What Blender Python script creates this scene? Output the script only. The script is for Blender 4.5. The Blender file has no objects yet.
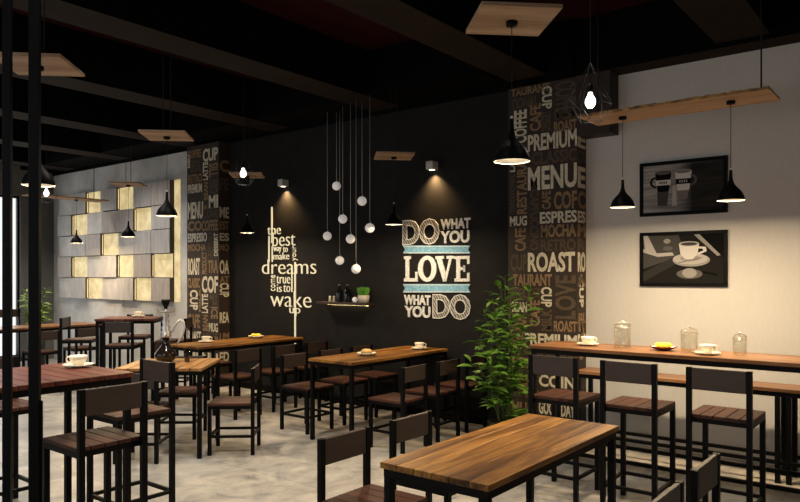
import bpy, bmesh, math, random
from mathutils import Vector, Matrix
random.seed(7)
PI = math.pi
R = math.radians
scn = bpy.context.scene
COL = scn.collection
EYE = 1.55
FPX = 693.0
YAW = R(38.3)
CA, SA = math.cos(YAW), math.sin(YAW)
HOR = 276.0

# ---- measuring helpers: a photograph pixel read off on a known real plane of the room ----
def on_wall(px, py, Y):
    u = (px-400)/FPX
    D = Y/(u*SA+CA)
    return (u*CA-SA)*D, EYE-(py-HOR)/FPX*D
def cf(r, D):
    return r*CA-D*SA, r*SA+D*CA

# ---------------------------------------------------------------- mesh builder
class MB:
    def __init__(s): s.v=[]; s.f=[]; s.m=[]; s.sm=[]
    def add(s, vs, fs, mi=0, smooth=False):
        o=len(s.v); s.v+= [tuple(p) for p in vs]
        for f in fs:
            s.f.append([i+o for i in f]); s.m.append(mi); s.sm.append(smooth)
    def box(s,x0,x1,y0,y1,z0,z1,mi=0):
        vs=[(x0,y0,z0),(x1,y0,z0),(x1,y1,z0),(x0,y1,z0),(x0,y0,z1),(x1,y0,z1),(x1,y1,z1),(x0,y1,z1)]
        s.add(vs,[(0,3,2,1),(4,5,6,7),(0,1,5,4),(1,2,6,5),(2,3,7,6),(3,0,4,7)],mi)
    def lathe(s,prof,n=24,c=(0,0,0),mi=0,smooth=True,cap=False,sx=1,sy=1):
        vs=[];fs=[]
        for r,z in prof:
            for k in range(n):
                a=2*PI*k/n; vs.append((c[0]+r*math.cos(a)*sx,c[1]+r*math.sin(a)*sy,c[2]+z))
        for j in range(len(prof)-1):
            for k in range(n):
                k2=(k+1)%n; fs.append((j*n+k,j*n+k2,(j+1)*n+k2,(j+1)*n+k))
        if cap:
            fs.append(tuple(range(n))[::-1]); fs.append(tuple((len(prof)-1)*n+k for k in range(n)))
        s.add(vs,fs,mi,smooth)
    def tube(s,pts,r,n=8,mi=0,closed=False):
        pts=[Vector(p) for p in pts]; N=len(pts); vs=[];fs=[]
        rr = r if isinstance(r,(list,tuple)) else [r]*N
        up=None
        for i,p in enumerate(pts):
            if closed: t=(pts[(i+1)%N]-pts[i-1])
            else: t=pts[min(i+1,N-1)]-pts[max(i-1,0)]
            t.normalize()
            if up is None:
                up = Vector((0,0,1)) if abs(t.z)<.9 else Vector((1,0,0))
            a=t.cross(up).normalized(); b=a.cross(t).normalized(); up=b
            for k in range(n):
                q=2*PI*k/n; vs.append(p+a*math.cos(q)*rr[i]+b*math.sin(q)*rr[i])
        M = N if closed else N-1
        for j in range(M):
            j2=(j+1)%N
            for k in range(n):
                k2=(k+1)%n; fs.append((j*n+k,j*n+k2,j2*n+k2,j2*n+k))
        if not closed:
            fs.append(tuple(range(n))[::-1]); fs.append(tuple((N-1)*n+k for k in range(n)))
        s.add(vs,fs,mi,True)
    def ball(s,c,r,n=16,mi=0,sz=1):
        m=max(4,n//2)
        s.lathe([(max(r*math.sin(PI*j/m),1e-4),-r*sz*math.cos(PI*j/m)) for j in range(m+1)],n,c,mi)
    def build(s,name,mats,parent=None,loc=None,bevel=0):
        me=bpy.data.meshes.new(name); me.from_pydata(s.v,[],s.f)
        if not isinstance(mats,(list,tuple)): mats=[mats]
        for m in mats: me.materials.append(m)
        me.polygons.foreach_set('material_index',s.m)
        me.polygons.foreach_set('use_smooth',s.sm)
        me.validate(); me.update()
        bm=bmesh.new(); bm.from_mesh(me); bmesh.ops.recalc_face_normals(bm,faces=bm.faces[:]); bm.to_mesh(me); bm.free()
        o=bpy.data.objects.new(name,me); COL.objects.link(o)
        if parent: o.parent=parent
        if loc: o.location=loc
        if bevel:
            b=o.modifiers.new('edge','BEVEL'); b.width=bevel; b.segments=1; b.limit_method='ANGLE'; b.angle_limit=R(50)
        return o

def tag(o,label=None,cat=None,group=None,kind=None):
    if label: o['label']=label
    if cat: o['category']=cat
    if group: o['group']=group
    if kind: o['kind']=kind
    return o
def thing(name,label,cat,loc=(0,0,0),rz=0,group=None):
    o=bpy.data.objects.new(name,None); COL.objects.link(o); o.empty_display_size=.1
    o.location=loc; o.rotation_euler=(0,0,rz)
    return tag(o,label,cat,group)
def dup(o,loc,rz,label,group=None):
    def rec(a,par):
        c=a.copy(); COL.objects.link(c); c.parent=par
        for ch in a.children: rec(ch,c)
        return c
    c=rec(o,None); c.location=loc; c.rotation_euler=(0,0,rz); c['label']=label
    if group: c['group']=group
    return c
def struct(name,mb,mat,parent=None,bevel=0):
    o=mb.build(name,mat,parent,bevel=bevel)
    if not parent: o['kind']='structure'
    return o

# ---------------------------------------------------------------- materials
def newmat(name):
    m=bpy.data.materials.new(name); m.use_nodes=True
    nt=m.node_tree; b=nt.nodes['Principled BSDF']
    return m,nt,b
def flat(name,col,rough=.6,metal=0,emit=0,ecol=None,spec=.5):
    m,nt,b=newmat(name)
    b.inputs['Base Color'].default_value=(*col,1); b.inputs['Roughness'].default_value=rough; b.inputs['Metallic'].default_value=metal
    b.inputs['Specular IOR Level'].default_value=spec
    if emit:
        b.inputs['Emission Color'].default_value=(*(ecol or col),1); b.inputs['Emission Strength'].default_value=emit
    return m
def ramp(nt,stops):
    r=nt.nodes.new('ShaderNodeValToRGB'); e=r.color_ramp.elements
    while len(e)<len(stops): e.new(.5)
    for i,(p,c) in enumerate(stops): e[i].position=p; e[i].color=(*c,1)
    return r
def noisy(name,c1,c2,scale=4,rough=.7,bump=.1,detail=6,metal=0,spec=.5,stretch=(1,1,1)):
    m,nt,b=newmat(name); N=nt.nodes; L=nt.links
    tc=N.new('ShaderNodeTexCoord'); mp=N.new('ShaderNodeMapping'); mp.inputs['Scale'].default_value=stretch
    n=N.new('ShaderNodeTexNoise'); n.inputs['Scale'].default_value=scale; n.inputs['Detail'].default_value=detail
    L.new(tc.outputs['Object'],mp.inputs[0]); L.new(mp.outputs[0],n.inputs['Vector'])
    r=ramp(nt,[(.3,c1),(.7,c2)]); L.new(n.outputs[0],r.inputs[0]); L.new(r.outputs[0],b.inputs['Base Color'])
    b.inputs['Roughness'].default_value=rough; b.inputs['Metallic'].default_value=metal; b.inputs['Specular IOR Level'].default_value=spec
    if bump:
        bp=N.new('ShaderNodeBump'); bp.inputs['Strength'].default_value=bump; bp.inputs['Distance'].default_value=.01
        L.new(n.outputs[0],bp.inputs['Height']); L.new(bp.outputs[0],b.inputs['Normal'])
    return m
def wood(name,dark,mid,light,axis='Y',rough=.35,scale=1.0,grain=1.0):
    m,nt,b=newmat(name); N=nt.nodes; L=nt.links
    tc=N.new('ShaderNodeTexCoord'); g=N.new('ShaderNodeNewGeometry')
    s=[14*scale]*3; s['XYZ'.index(axis)]=1.1*scale
    off=N.new('ShaderNodeVectorMath'); off.operation='SCALE'; off.inputs['Scale'].default_value=37.0
    cmb=N.new('ShaderNodeCombineXYZ')
    for i in range(3): L.new(g.outputs['Random Per Island'],cmb.inputs[i])
    L.new(cmb.outputs[0],off.inputs[0])
    mp=N.new('ShaderNodeMapping'); mp.inputs['Scale'].default_value=s
    L.new(tc.outputs['Object'],mp.inputs[0])
    ad=N.new('ShaderNodeVectorMath'); L.new(mp.outputs[0],ad.inputs[0]); L.new(off.outputs[0],ad.inputs[1])
    n=N.new('ShaderNodeTexNoise'); n.inputs['Scale'].default_value=1.0; n.inputs['Detail'].default_value=8; n.inputs['Roughness'].default_value=.62; n.inputs['Distortion'].default_value=.6
    L.new(ad.outputs[0],n.inputs['Vector'])
    n2=N.new('ShaderNodeTexNoise'); n2.inputs['Scale'].default_value=6.0; n2.inputs['Detail'].default_value=4
    L.new(ad.outputs[0],n2.inputs['Vector'])
    a1=N.new('ShaderNodeMath'); a1.operation='MULTIPLY_ADD'; a1.inputs[1].default_value=.3*grain; L.new(n2.outputs[0],a1.inputs[0]); 
    a0=N.new('ShaderNodeMath'); a0.operation='MULTIPLY'; a0.inputs[1].default_value=1.0; L.new(n.outputs[0],a0.inputs[0]); L.new(a0.outputs[0],a1.inputs[2])
    a2=N.new('ShaderNodeMath'); a2.operation='MULTIPLY_ADD'; a2.inputs[1].default_value=.16; L.new(g.outputs['Random Per Island'],a2.inputs[0]); L.new(a1.outputs[0],a2.inputs[2])
    r=ramp(nt,[(.52,dark),(.70,mid),(.92,light)]); L.new(a2.outputs[0],r.inputs[0]); L.new(r.outputs[0],b.inputs['Base Color'])
    b.inputs['Roughness'].default_value=rough; b.inputs['Specular IOR Level'].default_value=.22
    bp=N.new('ShaderNodeBump'); bp.inputs['Strength'].default_value=.15; bp.inputs['Distance'].default_value=.004
    L.new(n2.outputs[0],bp.inputs['Height']); L.new(bp.outputs[0],b.inputs['Normal'])
    return m
M={}
M['metal']=flat('black_metal',(.0025,.0025,.003),.45,0,spec=.12)
M['seatwood']=wood('seat_wood',(.020,.008,.005),(.042,.016,.010),(.075,.029,.018),'Y',.5)
M['backwood']=noisy('back_panel',(.024,.014,.012),(.033,.0195,.017),9,.5,.05,stretch=(1,1,6))
M['tablewood']=wood('table_wood',(.026,.009,.003),(.13,.054,.013),(.36,.175,.042),'Y',.42)
M['slatwood']=wood('slat_wood',(.10,.045,.014),(.27,.135,.045),(.46,.26,.10),'Y',.42)
M['redwood']=wood('red_wood',(.040,.011,.007),(.085,.022,.014),(.14,.042,.025),'X',.4)
M['counterwood']=wood('counter_wood',(.06,.024,.009),(.17,.078,.032),(.30,.15,.068),'X',.33)
M['plywood']=wood('board_wood',(.20,.12,.07),(.34,.22,.14),(.46,.32,.21),'X',.7)
M['bark']=noisy('bark_edge',(.06,.025,.01),(.45,.25,.09),18,.8,.3)
M['white']=flat('ceramic',(.85,.80,.68),.18)
M['black']=flat('black_paint',(.003,.003,.003),.5,spec=.08)
M['shadein']=flat('shade_inside',(.9,.86,.78),.5)
M['bulb']=flat('bulb_glow',(1,.9,.7),.4,emit=5,ecol=(1,.86,.62))
M['coldbulb']=flat('bulb_white_glow',(1,1,1),.4,emit=5,ecol=(1,.97,.93))
M['wire']=flat('wire_cord',(.010,.010,.010),.6,spec=.2)
M['greycord']=flat('grey_cord',(.42,.41,.40),.5)
M['globe']=noisy('pearl_globe_added_glow',(.85,.83,.79),(.92,.90,.87),20,.25,.1)
_b=M['globe'].node_tree.nodes['Principled BSDF']; _b.inputs['Emission Color'].default_value=(1,.95,.88,1); _b.inputs['Emission Strength'].default_value=.22  # faint emission added to brighten the unlit white balls
M['steel']=flat('steel',(.55,.55,.55),.3,1)
M['aluminium']=flat('painted_aluminium',(.5,.5,.5),.4)
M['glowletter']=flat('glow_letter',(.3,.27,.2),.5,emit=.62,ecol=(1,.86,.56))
M['led']=flat('led_strip',(1,.8,.4),.5,emit=9,ecol=(1,.74,.34))
M['ledwarm']=flat('led_strip_warm',(1,.8,.4),.5,emit=1.5,ecol=(1,.74,.36))
M['cake']=noisy('yellow_cake',(.85,.60,.03),(.95,.78,.06),40,.6,.2)
M['bun']=noisy('bread_bun',(.60,.36,.12),(.78,.52,.20),30,.6,.2)
M['filling']=noisy('dark_filling',(.05,.02,.01),(.25,.30,.05),60,.6,.3)
M['redplate']=flat('dark_red_dish',(.25,.03,.02),.2)
M['leaf']=noisy('leaf_green',(.035,.12,.012),(.17,.34,.045),9,.38,0)
M['leaf2']=noisy('pale_leaf_green',(.12,.22,.03),(.34,.48,.10),9,.4,0)
M['stem']=flat('plant_stem',(.07,.09,.03),.7)
M['grass']=noisy('grass_green',(.05,.22,.02),(.15,.42,.05),30,.6,0)
M['pot']=flat('pot_black',(.012,.012,.012),.5)
M['soil']=noisy('soil',(.02,.012,.008),(.05,.03,.02),40,.9,.3)
M['chalk']=noisy('chalk_white',(.50,.53,.56),(.80,.84,.88),60,.9,0,detail=3)
M['blue']=noisy('chalk_blue',(.12,.32,.50),(.27,.53,.74),40,.9,0)
M['smoke']=flat('smoked_glass',(.010,.006,.005),.06) 
def painted_glow_tile():  # LED wash on the stone put in as the tile's own emission
    m=noisy('stone_painted_glow',(.30,.26,.18),(.42,.37,.27),6,.7,.1,detail=8)
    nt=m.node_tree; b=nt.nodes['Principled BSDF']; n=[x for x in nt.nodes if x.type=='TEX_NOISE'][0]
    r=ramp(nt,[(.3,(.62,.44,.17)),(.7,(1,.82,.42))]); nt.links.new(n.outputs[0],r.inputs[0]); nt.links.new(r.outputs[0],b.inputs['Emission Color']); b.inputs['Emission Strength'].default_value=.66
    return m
M['paintglow']=painted_glow_tile()
def glass(name,col,rough=.02,alpha=.25):
    m,nt,b=newmat(name); N=nt.nodes; L=nt.links
    out=[n for n in N if n.type=='OUTPUT_MATERIAL'][0]
    t=N.new('ShaderNodeBsdfTransparent'); t.inputs[0].default_value=(*col,1)
    gl=N.new('ShaderNodeBsdfGlossy'); gl.inputs['Roughness'].default_value=rough
    gl.inputs[0].default_value=(.9,.9,.9,1)
    fr=N.new('ShaderNodeLayerWeight'); fr.inputs['Blend'].default_value=.35
    mu=N.new('ShaderNodeMath'); mu.operation='MULTIPLY_ADD'; mu.inputs[1].default_value=.30; mu.inputs[2].default_value=alpha*.15
    L.new(fr.outputs['Facing'],mu.inputs[0])
    mx=N.new('ShaderNodeMixShader'); L.new(mu.outputs[0],mx.inputs[0]); L.new(t.outputs[0],mx.inputs[1]); L.new(gl.outputs[0],mx.inputs[2])
    L.new(mx.outputs[0],out.inputs[0]); return m
M['glass']=glass('clear_glass',(.955,.955,.93))
M['darkglass']=glass('dark_glass',(.30,.30,.30))
def hatch():
    m,nt,b=newmat('chalk_hatching'); N=nt.nodes; L=nt.links
    tc=N.new('ShaderNodeTexCoord'); mp=N.new('ShaderNodeMapping'); mp.inputs['Rotation'].default_value=(0,R(35),0)
    w=N.new('ShaderNodeTexWave'); w.inputs['Scale'].default_value=11; w.inputs['Distortion'].default_value=3; w.inputs['Detail'].default_value=2; w.inputs['Detail Scale'].default_value=3
    L.new(tc.outputs['Object'],mp.inputs[0]); L.new(mp.outputs[0],w.inputs['Vector'])
    r=ramp(nt,[(.25,(.05,.05,.05)),(.7,(.42,.42,.41))]); L.new(w.outputs[0],r.inputs[0]); L.new(r.outputs[0],b.inputs['Base Color'])
    b.inputs['Roughness'].default_value=.9; return m
M['hatch']=hatch()
def floor_mat():
    m,nt,b=newmat('polished_concrete_floor'); N=nt.nodes; L=nt.links
    tc=N.new('ShaderNodeTexCoord')
    n=N.new('ShaderNodeTexNoise'); n.inputs['Scale'].default_value=2.6; n.inputs['Detail'].default_value=13; n.inputs['Roughness'].default_value=.68; n.inputs['Distortion'].default_value=1.3
    L.new(tc.outputs['Object'],n.inputs['Vector'])
    r=ramp(nt,[(.32,(.19,.185,.18)),(.44,(.36,.335,.30)),(.56,(.46,.425,.37)),(.70,(.62,.57,.49))]); L.new(n.outputs[0],r.inputs[0])
    br=N.new('ShaderNodeTexBrick'); br.inputs['Scale'].default_value=1.0; br.inputs['Mortar Size'].default_value=.004
    br.inputs['Brick Width'].default_value=.9; br.inputs['Row Height'].default_value=.9; br.offset=0
    br.inputs['Color1'].default_value=(1,1,1,1); br.inputs['Color2'].default_value=(.82,.86,.93,1); br.inputs['Mortar'].default_value=(.6,.57,.52,1)
    L.new(tc.outputs['Object'],br.inputs['Vector'])
    mx=N.new('ShaderNodeMix'); mx.data_type='RGBA'; mx.blend_type='MULTIPLY'; mx.inputs[0].default_value=.8
    L.new(r.outputs[0],mx.inputs[6]); L.new(br.outputs[0],mx.inputs[7]); L.new(mx.outputs[2],b.inputs['Base Color'])
    n2=N.new('ShaderNodeTexNoise'); n2.inputs['Scale'].default_value=5; n2.inputs['Detail'].default_value=6
    L.new(tc.outputs['Object'],n2.inputs['Vector'])
    rr=N.new('ShaderNodeMapRange'); rr.inputs['To Min'].default_value=.22; rr.inputs['To Max'].default_value=.5; L.new(n2.outputs[0],rr.inputs[0]); L.new(rr.outputs[0],b.inputs['Roughness'])
    return m
M['floor']=floor_mat()
M['darkwall']=noisy('charcoal_wall',(.0125,.0122,.0130),(.0168,.0164,.0175),7,.8,.05,spec=.12)
M['whitewall']=noisy('pale_plaster',(.55,.545,.54),(.585,.58,.575),30,.8,.04,stretch=(3,3,.6))
M['concrete']=noisy('concrete_wall',(.40,.40,.40),(.60,.60,.60),3,.8,.15,detail=10)
M['greywall']=noisy('grey_wall',(.10,.10,.10),(.13,.13,.13),3,.8,.1)
M['tile1']=noisy('tile_grey',(.36,.34,.33),(.50,.475,.46),8,.7,.1,detail=8,stretch=(2.5,2.5,.5))
M['tile2']=noisy('tile_taupe',(.33,.295,.28),(.44,.395,.37),8,.7,.1,detail=8,stretch=(2.5,2.5,.5))
M['tile3']=noisy('tile_pale',(.44,.42,.40),(.60,.57,.54),5,.7,.1,detail=8)
M['tiledge']=flat('tile_edge',(.03,.028,.026),.7)
M['beamside']=flat('black_beam_side',(.003,.0028,.0028),.9,spec=.05)
M['ceiling']=flat('ceiling_black_maroon',(.022,.003,.003),.9,spec=.1)
M['beam']=noisy('beam_brown',(.016,.011,.0085),(.022,.0155,.0115),4,.8,.05,spec=.08)
M['columnbg']=noisy('column_brown',(.018,.0105,.007),(.028,.017,.011),6,.7,.05)
M['lw']=noisy('letter_cream',(.50,.46,.36),(.70,.65,.52),40,.8,0)
M['lt']=noisy('letter_tan',(.17,.105,.055),(.29,.19,.10),40,.8,0)
M['lb']=noisy('letter_brown',(.060,.040,.025),(.10,.068,.042),40,.8,0)

# ---------------------------------------------------------------- setting
XL, XR, YF = -13.2, 1.6, -2.6
YD, YWH = 6.20, 6.37        # charcoal / concrete wall plane, pale wall plane
CEIL = 3.95; SOF = 3.43
m=MB(); m.box(XL-.2,XR+.2,YF-.2,YWH+.2,-.1,0); struct('floor',m,M['floor'])
m=MB(); m.box(XL-.2,XR+.2,YF-.2,YWH+.2,CEIL,CEIL+.1); struct('ceiling',m,M['ceiling'])
m=MB(); m.box(-8.72,-3.47,YD,YD+.15,0,CEIL); struct('wall_back',m,M['darkwall'])
m=MB(); m.box(XL-.1,-8.72,YD,YD+.15,0,CEIL); struct('wall_back_left',m,M['concrete'])
m=MB(); m.box(-3.47,XR+.1,YWH,YWH+.15,0,CEIL); struct('wall_back_right',m,M['whitewall'])
# side wall on the left with a tall window
m=MB()
m.box(XL-.15,XL,YF,4.55,0,CEIL); m.box(XL-.15,XL,5.60,YD,0,CEIL); m.box(XL-.15,XL,4.55,5.60,0,.08); m.box(XL-.15,XL,4.55,5.60,3.0,CEIL)
struct('wall_left',m,M['greywall'])
m=MB()
for y in (4.55,5.56): m.box(XL-.10,XL-.04,y,y+.04,.08,3.0)
for z in (.08,2.96): m.box(XL-.10,XL-.04,4.55,5.60,z,z+.04)
w=struct('window_1',m,M['metal']); p=MB(); p.box(XL-.075,XL-.07,4.59,5.56,.12,2.96); p.build('pane',M['glass'],w)
# right wall and front wall, front wall with three unseen windows added for fill light
m=MB(); m.box(XR,XR+.15,YF,YWH,0,CEIL); struct('wall_right',m,M['whitewall'])
m=MB(); m.box(XL,XR,YF-.15,YF,0,.5); m.box(XL,XR,YF-.15,YF,3.1,CEIL)
FILLWINX=[(-11.6,-8.8),(-7.6,-4.8),(-3.6,-.4)]
xs=[XL]+[v for a in FILLWINX for v in a]+[XR]
for i in range(0,len(xs),2): m.box(xs[i],xs[i+1],YF-.15,YF,.5,3.1)
struct('wall_front',m,M['greywall'])
for i,(a,b_) in enumerate(FILLWINX):
    m=MB(); c=(a+b_)/2
    for x in (a,c-.02,b_-.04): m.box(x,x+.04,YF-.10,YF-.04,.5,3.1)
    for z in (.5,3.06): m.box(a,b_,YF-.10,YF-.04,z,z+.04)
    w=struct('window_%d'%(i+2),m,M['metal']); p=MB(); p.box(a+.03,b_-.03,YF-.075,YF-.07,.53,3.07); p.build('pane',M['glass'],w)
# ceiling beams and the band that closes the walls at the top
k=0
for xc in (-1.3,-3.2,-5.05,-6.87,-8.72,-10.6,-12.45,.6):
    k+=1; m=MB(); m.box(xc-.2,xc+.2,YF,YD-.05,3.47,CEIL); m.m=[0,1,1,1,1,1]; struct('trim_%d'%k,m,[M['beam'],M['beamside']])
m=MB(); m.box(XL,-3.47,5.6,YD,3.48,CEIL); m.box(XL,-3.47,YD-.03,YD,SOF,3.4799); struct('trim_9',m,M['beamside'])
m=MB(); m.box(-2.74,XR,YWH-.25,YWH,SOF,CEIL); m.m=[0,1,1,1,1,1]; struct('trim_10',m,[M['beam'],M['beamside']])
m=MB(); m.box(-3.47,-2.74,YD-.15,YWH,SOF+.001,CEIL); struct('trim_11',m,M['beamside'])
m=MB(); m.box(-2.739,-2.42,YWH-.22,YWH,2.87,SOF); struct('trim_12',m,M['columnbg'])
m=MB(); m.box(-7.96,-3.48,YD-.015,YD,0,.08); struct('baseboard_back',m,M['black'])
m=MB(); m.box(-2.74,XR,YWH-.015,YWH,0,.08); struct('baseboard_back_right',m,M['whitewall'])

# ---------------------------------------------------------------- lettering
def word_geo(s,bold=.0,extr=.0,outline=0):
    c=bpy.data.curves.new('w','FONT'); c.body=s; c.size=1; c.offset=bold; c.extrude=extr; c.resolution_u=3
    if outline: c.fill_mode='NONE'; c.bevel_depth=outline; c.bevel_resolution=0
    else: c.fill_mode='BOTH'
    o=bpy.data.objects.new('w',c); COL.objects.link(o)
    dg=bpy.context.evaluated_depsgraph_get(); dg.update()
    e=o.evaluated_get(dg); me=e.to_mesh()
    vs=[v.co.copy() for v in me.vertices]; fs=[tuple(p.vertices) for p in me.polygons]
    e.to_mesh_clear(); bpy.data.objects.remove(o); bpy.data.curves.remove(c)
    return vs,fs
def put_word(mb,s,x0,x1,z0,z1,Y,rot=0,mi=0,bold=.02,depth=.004,face='-Y',outline=0):
    vs,fs=word_geo(s,bold,.05,outline)
    xa=min(v.x for v in vs);xb=max(v.x for v in vs);ya=min(v.y for v in vs);yb=max(v.y for v in vs);za=min(v.z for v in vs);zb=max(v.z for v in vs)
    out=[]
    for v in vs:
        a=(v.x-xa)/(xb-xa); b=(v.y-ya)/(yb-ya); d=(v.z-za)/(zb-za)
        if rot==90: a,b=1-b,a
        elif rot==-90: a,b=b,1-a
        if face=='-Y': out.append((x0+a*(x1-x0),Y-.0004-d*depth,z0+b*(z1-z0)))
        else: out.append((Y+d*depth,x0+a*(x1-x0),z0+b*(z1-z0)))   # on a +X face, x0..x1 run along Y
    mb.add(out,fs,mi)
def W(mb,s,px0,px1,py0,py1,Y,**k):
    x0,_=on_wall(px0,276,Y); x1,_=on_wall(px1,276,Y)
    pc=(px0+px1)/2
    _,zt=on_wall(pc,py0,Y); _,zb=on_wall(pc,py1,Y)
    put_word(mb,s,x0,x1,zb,zt,Y,**k)

# right column
YC=6.16
c=thing('column','wide brown column covered in coffee words, behind the leafy plant and right counter','column',(-3.1,YC+.1,0))
m=MB(); m.box(-.375,.36,-.1,.21,0,SOF); m.build('shaft',M['columnbg'],c); m=None
rw=[('TAURANT',511,550,86,94,0,'lt'),('TIONAL',511,538,97,108,0,'lb'),('COFFEE',514,527,110,143,90,'lw'),('CAFE',530,541,104,131,90,'lt'),
('CUP',542,552,86,109,-90,'lw'),('COFFEE',555,576,81,117,-90,'lb'),('DESSERT',541,551,111,131,90,'lb'),('ROAST',554,577,120,131,0,'lt'),('PREMIUM',528,577,132,149,0,'lw'),
('CLASSIC',532,577,150,163,0,'lb'),('MENU',528,577,165,189,0,'lw'),('COF',554,577,191,209,0,'lt'),('CAFE',542,551,191,209,90,'lt'),
('ESPRES',540,577,211,223,0,'lw'),('MOCHA',541,576,224,237,0,'lt'),('RETRO',541,576,239,251,0,'lb'),('LATTE',510,515,145,172,90,'lw'),
('RESTAURANT',517,527,145,214,90,'lt'),('TRADITIONAL',510,515,174,213,90,'lb'),('CAPPUCCINO',530,539,190,250,-90,'lb'),('MUG',510,527,216,226,0,'lw'),
('CAFE',515,526,228,251,90,'lt'),('CUP',511,527,254,271,0,'lb'),('ROAST',528,575,252,272,0,'lw'),('TAURANT',513,552,274,286,0,'lt'),('SPECIAL',512,539,288,299,0,'lb'),
('CUP',541,552,287,307,-90,'lw'),('CAFE',530,540,300,326,90,'lt'),('LOVE',555,576,275,319,90,'lb'),('BEAN',512,527,302,312,0,'lw'),('MILK',541,552,309,331,90,'lb'),
('ROAST',554,577,321,332,0,'lt'),('PREMIUM',524,577,334,346,0,'lw'),('CLASSIC',524,577,348,357,0,'lb'),('MOCHA',512,527,314,331,90,'lt'),('ESPRESSO',512,576,359,370,0,'lt'),
('COIN',539,575,376,388,0,'lw'),('DRINKS',512,576,391,400,0,'lb'),('GOOD DAY',539,575,402,416,0,'lw'),('CAFE',512,535,374,388,0,'lt'),('MUG',512,535,402,416,0,'lt'),('SUGAR',512,527,334,346,0,'lt'),('BEANS',528,577,418,428,0,'lt'),('LATTE',512,526,418,428,0,'lw'),
('TEA',554,577,111,119,0,'lb'),('DELI',530,540,288,299,90,'lb'),('MILK',517,527,86.5,91,0,'lb')]
bys={'lw':MB(),'lt':MB(),'lb':MB()}
for s,a,b_,t,u,rot,k in rw: W(bys[k],s,a,b_,t,u,YC,rot=rot,bold=.03,depth=.003)
side=[('E',167,188,'lw'),('E',132,148,'lw'),('C',120,131,'lt'),('C',191,209,'lt'),('ES',211,223,'lw'),('M',224,237,'lt'),('R',239,251,'lb'),('RO',252,272,'lw'),('A',274,286,'lt'),('T',321,332,'lt'),('U',334,346,'lw'),('CA',150,163,'lb'),('ET',88,106,'lt')]
XS=-3.1+.36
for s,t,u,k in side:
    _,zt=on_wall(582,t,6.26); _,zb=on_wall(582,u,6.26)
    put_word(bys[k],s,YC+.02,YWH-.02,zb,zt,XS,mi=0,bold=.03,depth=.003,face='+X')
put_word(bys['lw'],'CUP',YC+.05,YWH-.06,1.25,1.55,XS,rot=-90,bold=.03,depth=.003,face='+X')
put_word(bys['lt'],'CAFE',YC+.04,YWH-.05,.75,1.2,XS,rot=90,bold=.03,depth=.003,face='+X')
def reparent_keep(o,par):
    o.parent=par; o.matrix_parent_inverse=Matrix.Translation(-Vector(par.location))
for k,lab in (('lw','cream lettering'),('lt','tan lettering'),('lb','dark brown lettering')):
    o=bys[k].build('lettering',M[k]); reparent_keep(o,c); o['label']=lab
# left column
YL=6.02
c=thing('column','narrow-looking brown column covered in coffee words, between tiled wall and charcoal wall','column',(-8.345,YL+.1,0))
m=MB(); m.box(-.375,.375,-.1,.175,0,SOF); m.build('shaft',M['columnbg'],c)
lw=[('COFFEE',188,201,150,158,0,'lt'),('CUP',203,218,148,161,0,'lw'),('LATTE',203,208,162,180,90,'lw'),('SILL',209,218,163,177,-90,'lt'),('DELI',188,190,155,168,90,'lw'),('SPECIAL',191,201,160,172,0,'lb'),('BEAN',204,208,182,200,90,'lt'),
('CAFE',210,218,179,193,90,'lb'),('MI',209,218,195,208,0,'lw'),('PREMIUM',188,202,184,193,0,'lw'),('RETRO',188,202,174,183,0,'lt'),('MENU',188,203,202,219,0,'lw'),('CO',188,202,221,231,0,'lt'),
('LOVE',204,218,210,218,0,'lb'),('COFFEE',202,218,220,231,0,'lt'),('ESPRESSO',188,207,233,242,0,'lw'),('MOCHA',188,206,244,251,0,'lt'),('DESSERT',214,218,233,256,90,'lw'),
('RESTAU',208,213,233,256,90,'lb'),('PRODUCT',202,207,252,274,90,'lt'),('ROAST',188,200,258,275,0,'lw'),('TRA',208,218,260,273,0,'lt'),('COF',202,218,276,293,0,'lw'),('CLASSIC',188,200,278,288,0,'lt'),
('LATTE',202,208,294,313,90,'lw'),('MILK',210,218,294,305,0,'lb'),('CUP',190,198,290,310,-90,'lw'),('ICE',211,218,307,319,-90,'lt'),('BEAN',203,208,315,331,90,'lt'),('MUG',209,218,323,332,0,'lw'),
('CAFE',188,200,314,328,0,'lt'),('ROAST',188,201,331,341,0,'lw'),('COFFEE',202,218,336,346,0,'lt'),('MENU',188,218,352,362,0,'lw'),('DRINKS',188,218,365,373,0,'lt'),('PREMIUM',188,218,376,386,0,'lw'),
('LOVE',204,218,347,351,0,'lb'),('SPECIAL',188,201,343,351,0,'lt'),('TEA',188,189.5,290,310,90,'lb'),('ESPRESSO',191,208,404,412,0,'lt'),('COFFEE',188,218,388,402,0,'lb'),
('SUGAR',203,207.5,205,209.5,0,'lt'),('MILK',199,201,288,312,90,'lt'),('LATTE',203,218,333,335.5,0,'lb')]
bys={'lw':MB(),'lt':MB(),'lb':MB()}
for s,a,b_,t,u,rot,k in lw: W(bys[k],s,a,b_,t,u,YL,rot=rot,bold=.03,depth=.003)
XS=-8.345+.375
for s,t,u,k in [('C',160,172,'lt'),('FE',178,190,'lb'),('ME',207,218,'lw'),('EST',221,230,'lt'),('ES',233,241,'lw'),('MO',244,251,'lt'),('OA',260,274,'lw'),('AT',276,283,'lt'),('CUP',283,297,'lw'),('REA',312,323,'lw'),('UM',333,341,'lt'),('ED',352,362,'lw')]:
    _,zt=on_wall(224,t,6.1); _,zb=on_wall(224,u,6.1)
    put_word(bys[k],s,YL+.01,YD-.01,zb,zt,XS,rot=-90 if s=='CUP' else 0,bold=.03,depth=.003,face='+X')
for k,lab in (('lw','cream lettering'),('lt','tan lettering'),('lb','dark brown lettering')):
    o=bys[k].build('lettering',M[k]); reparent_keep(o,c); o['label']=lab

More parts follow.
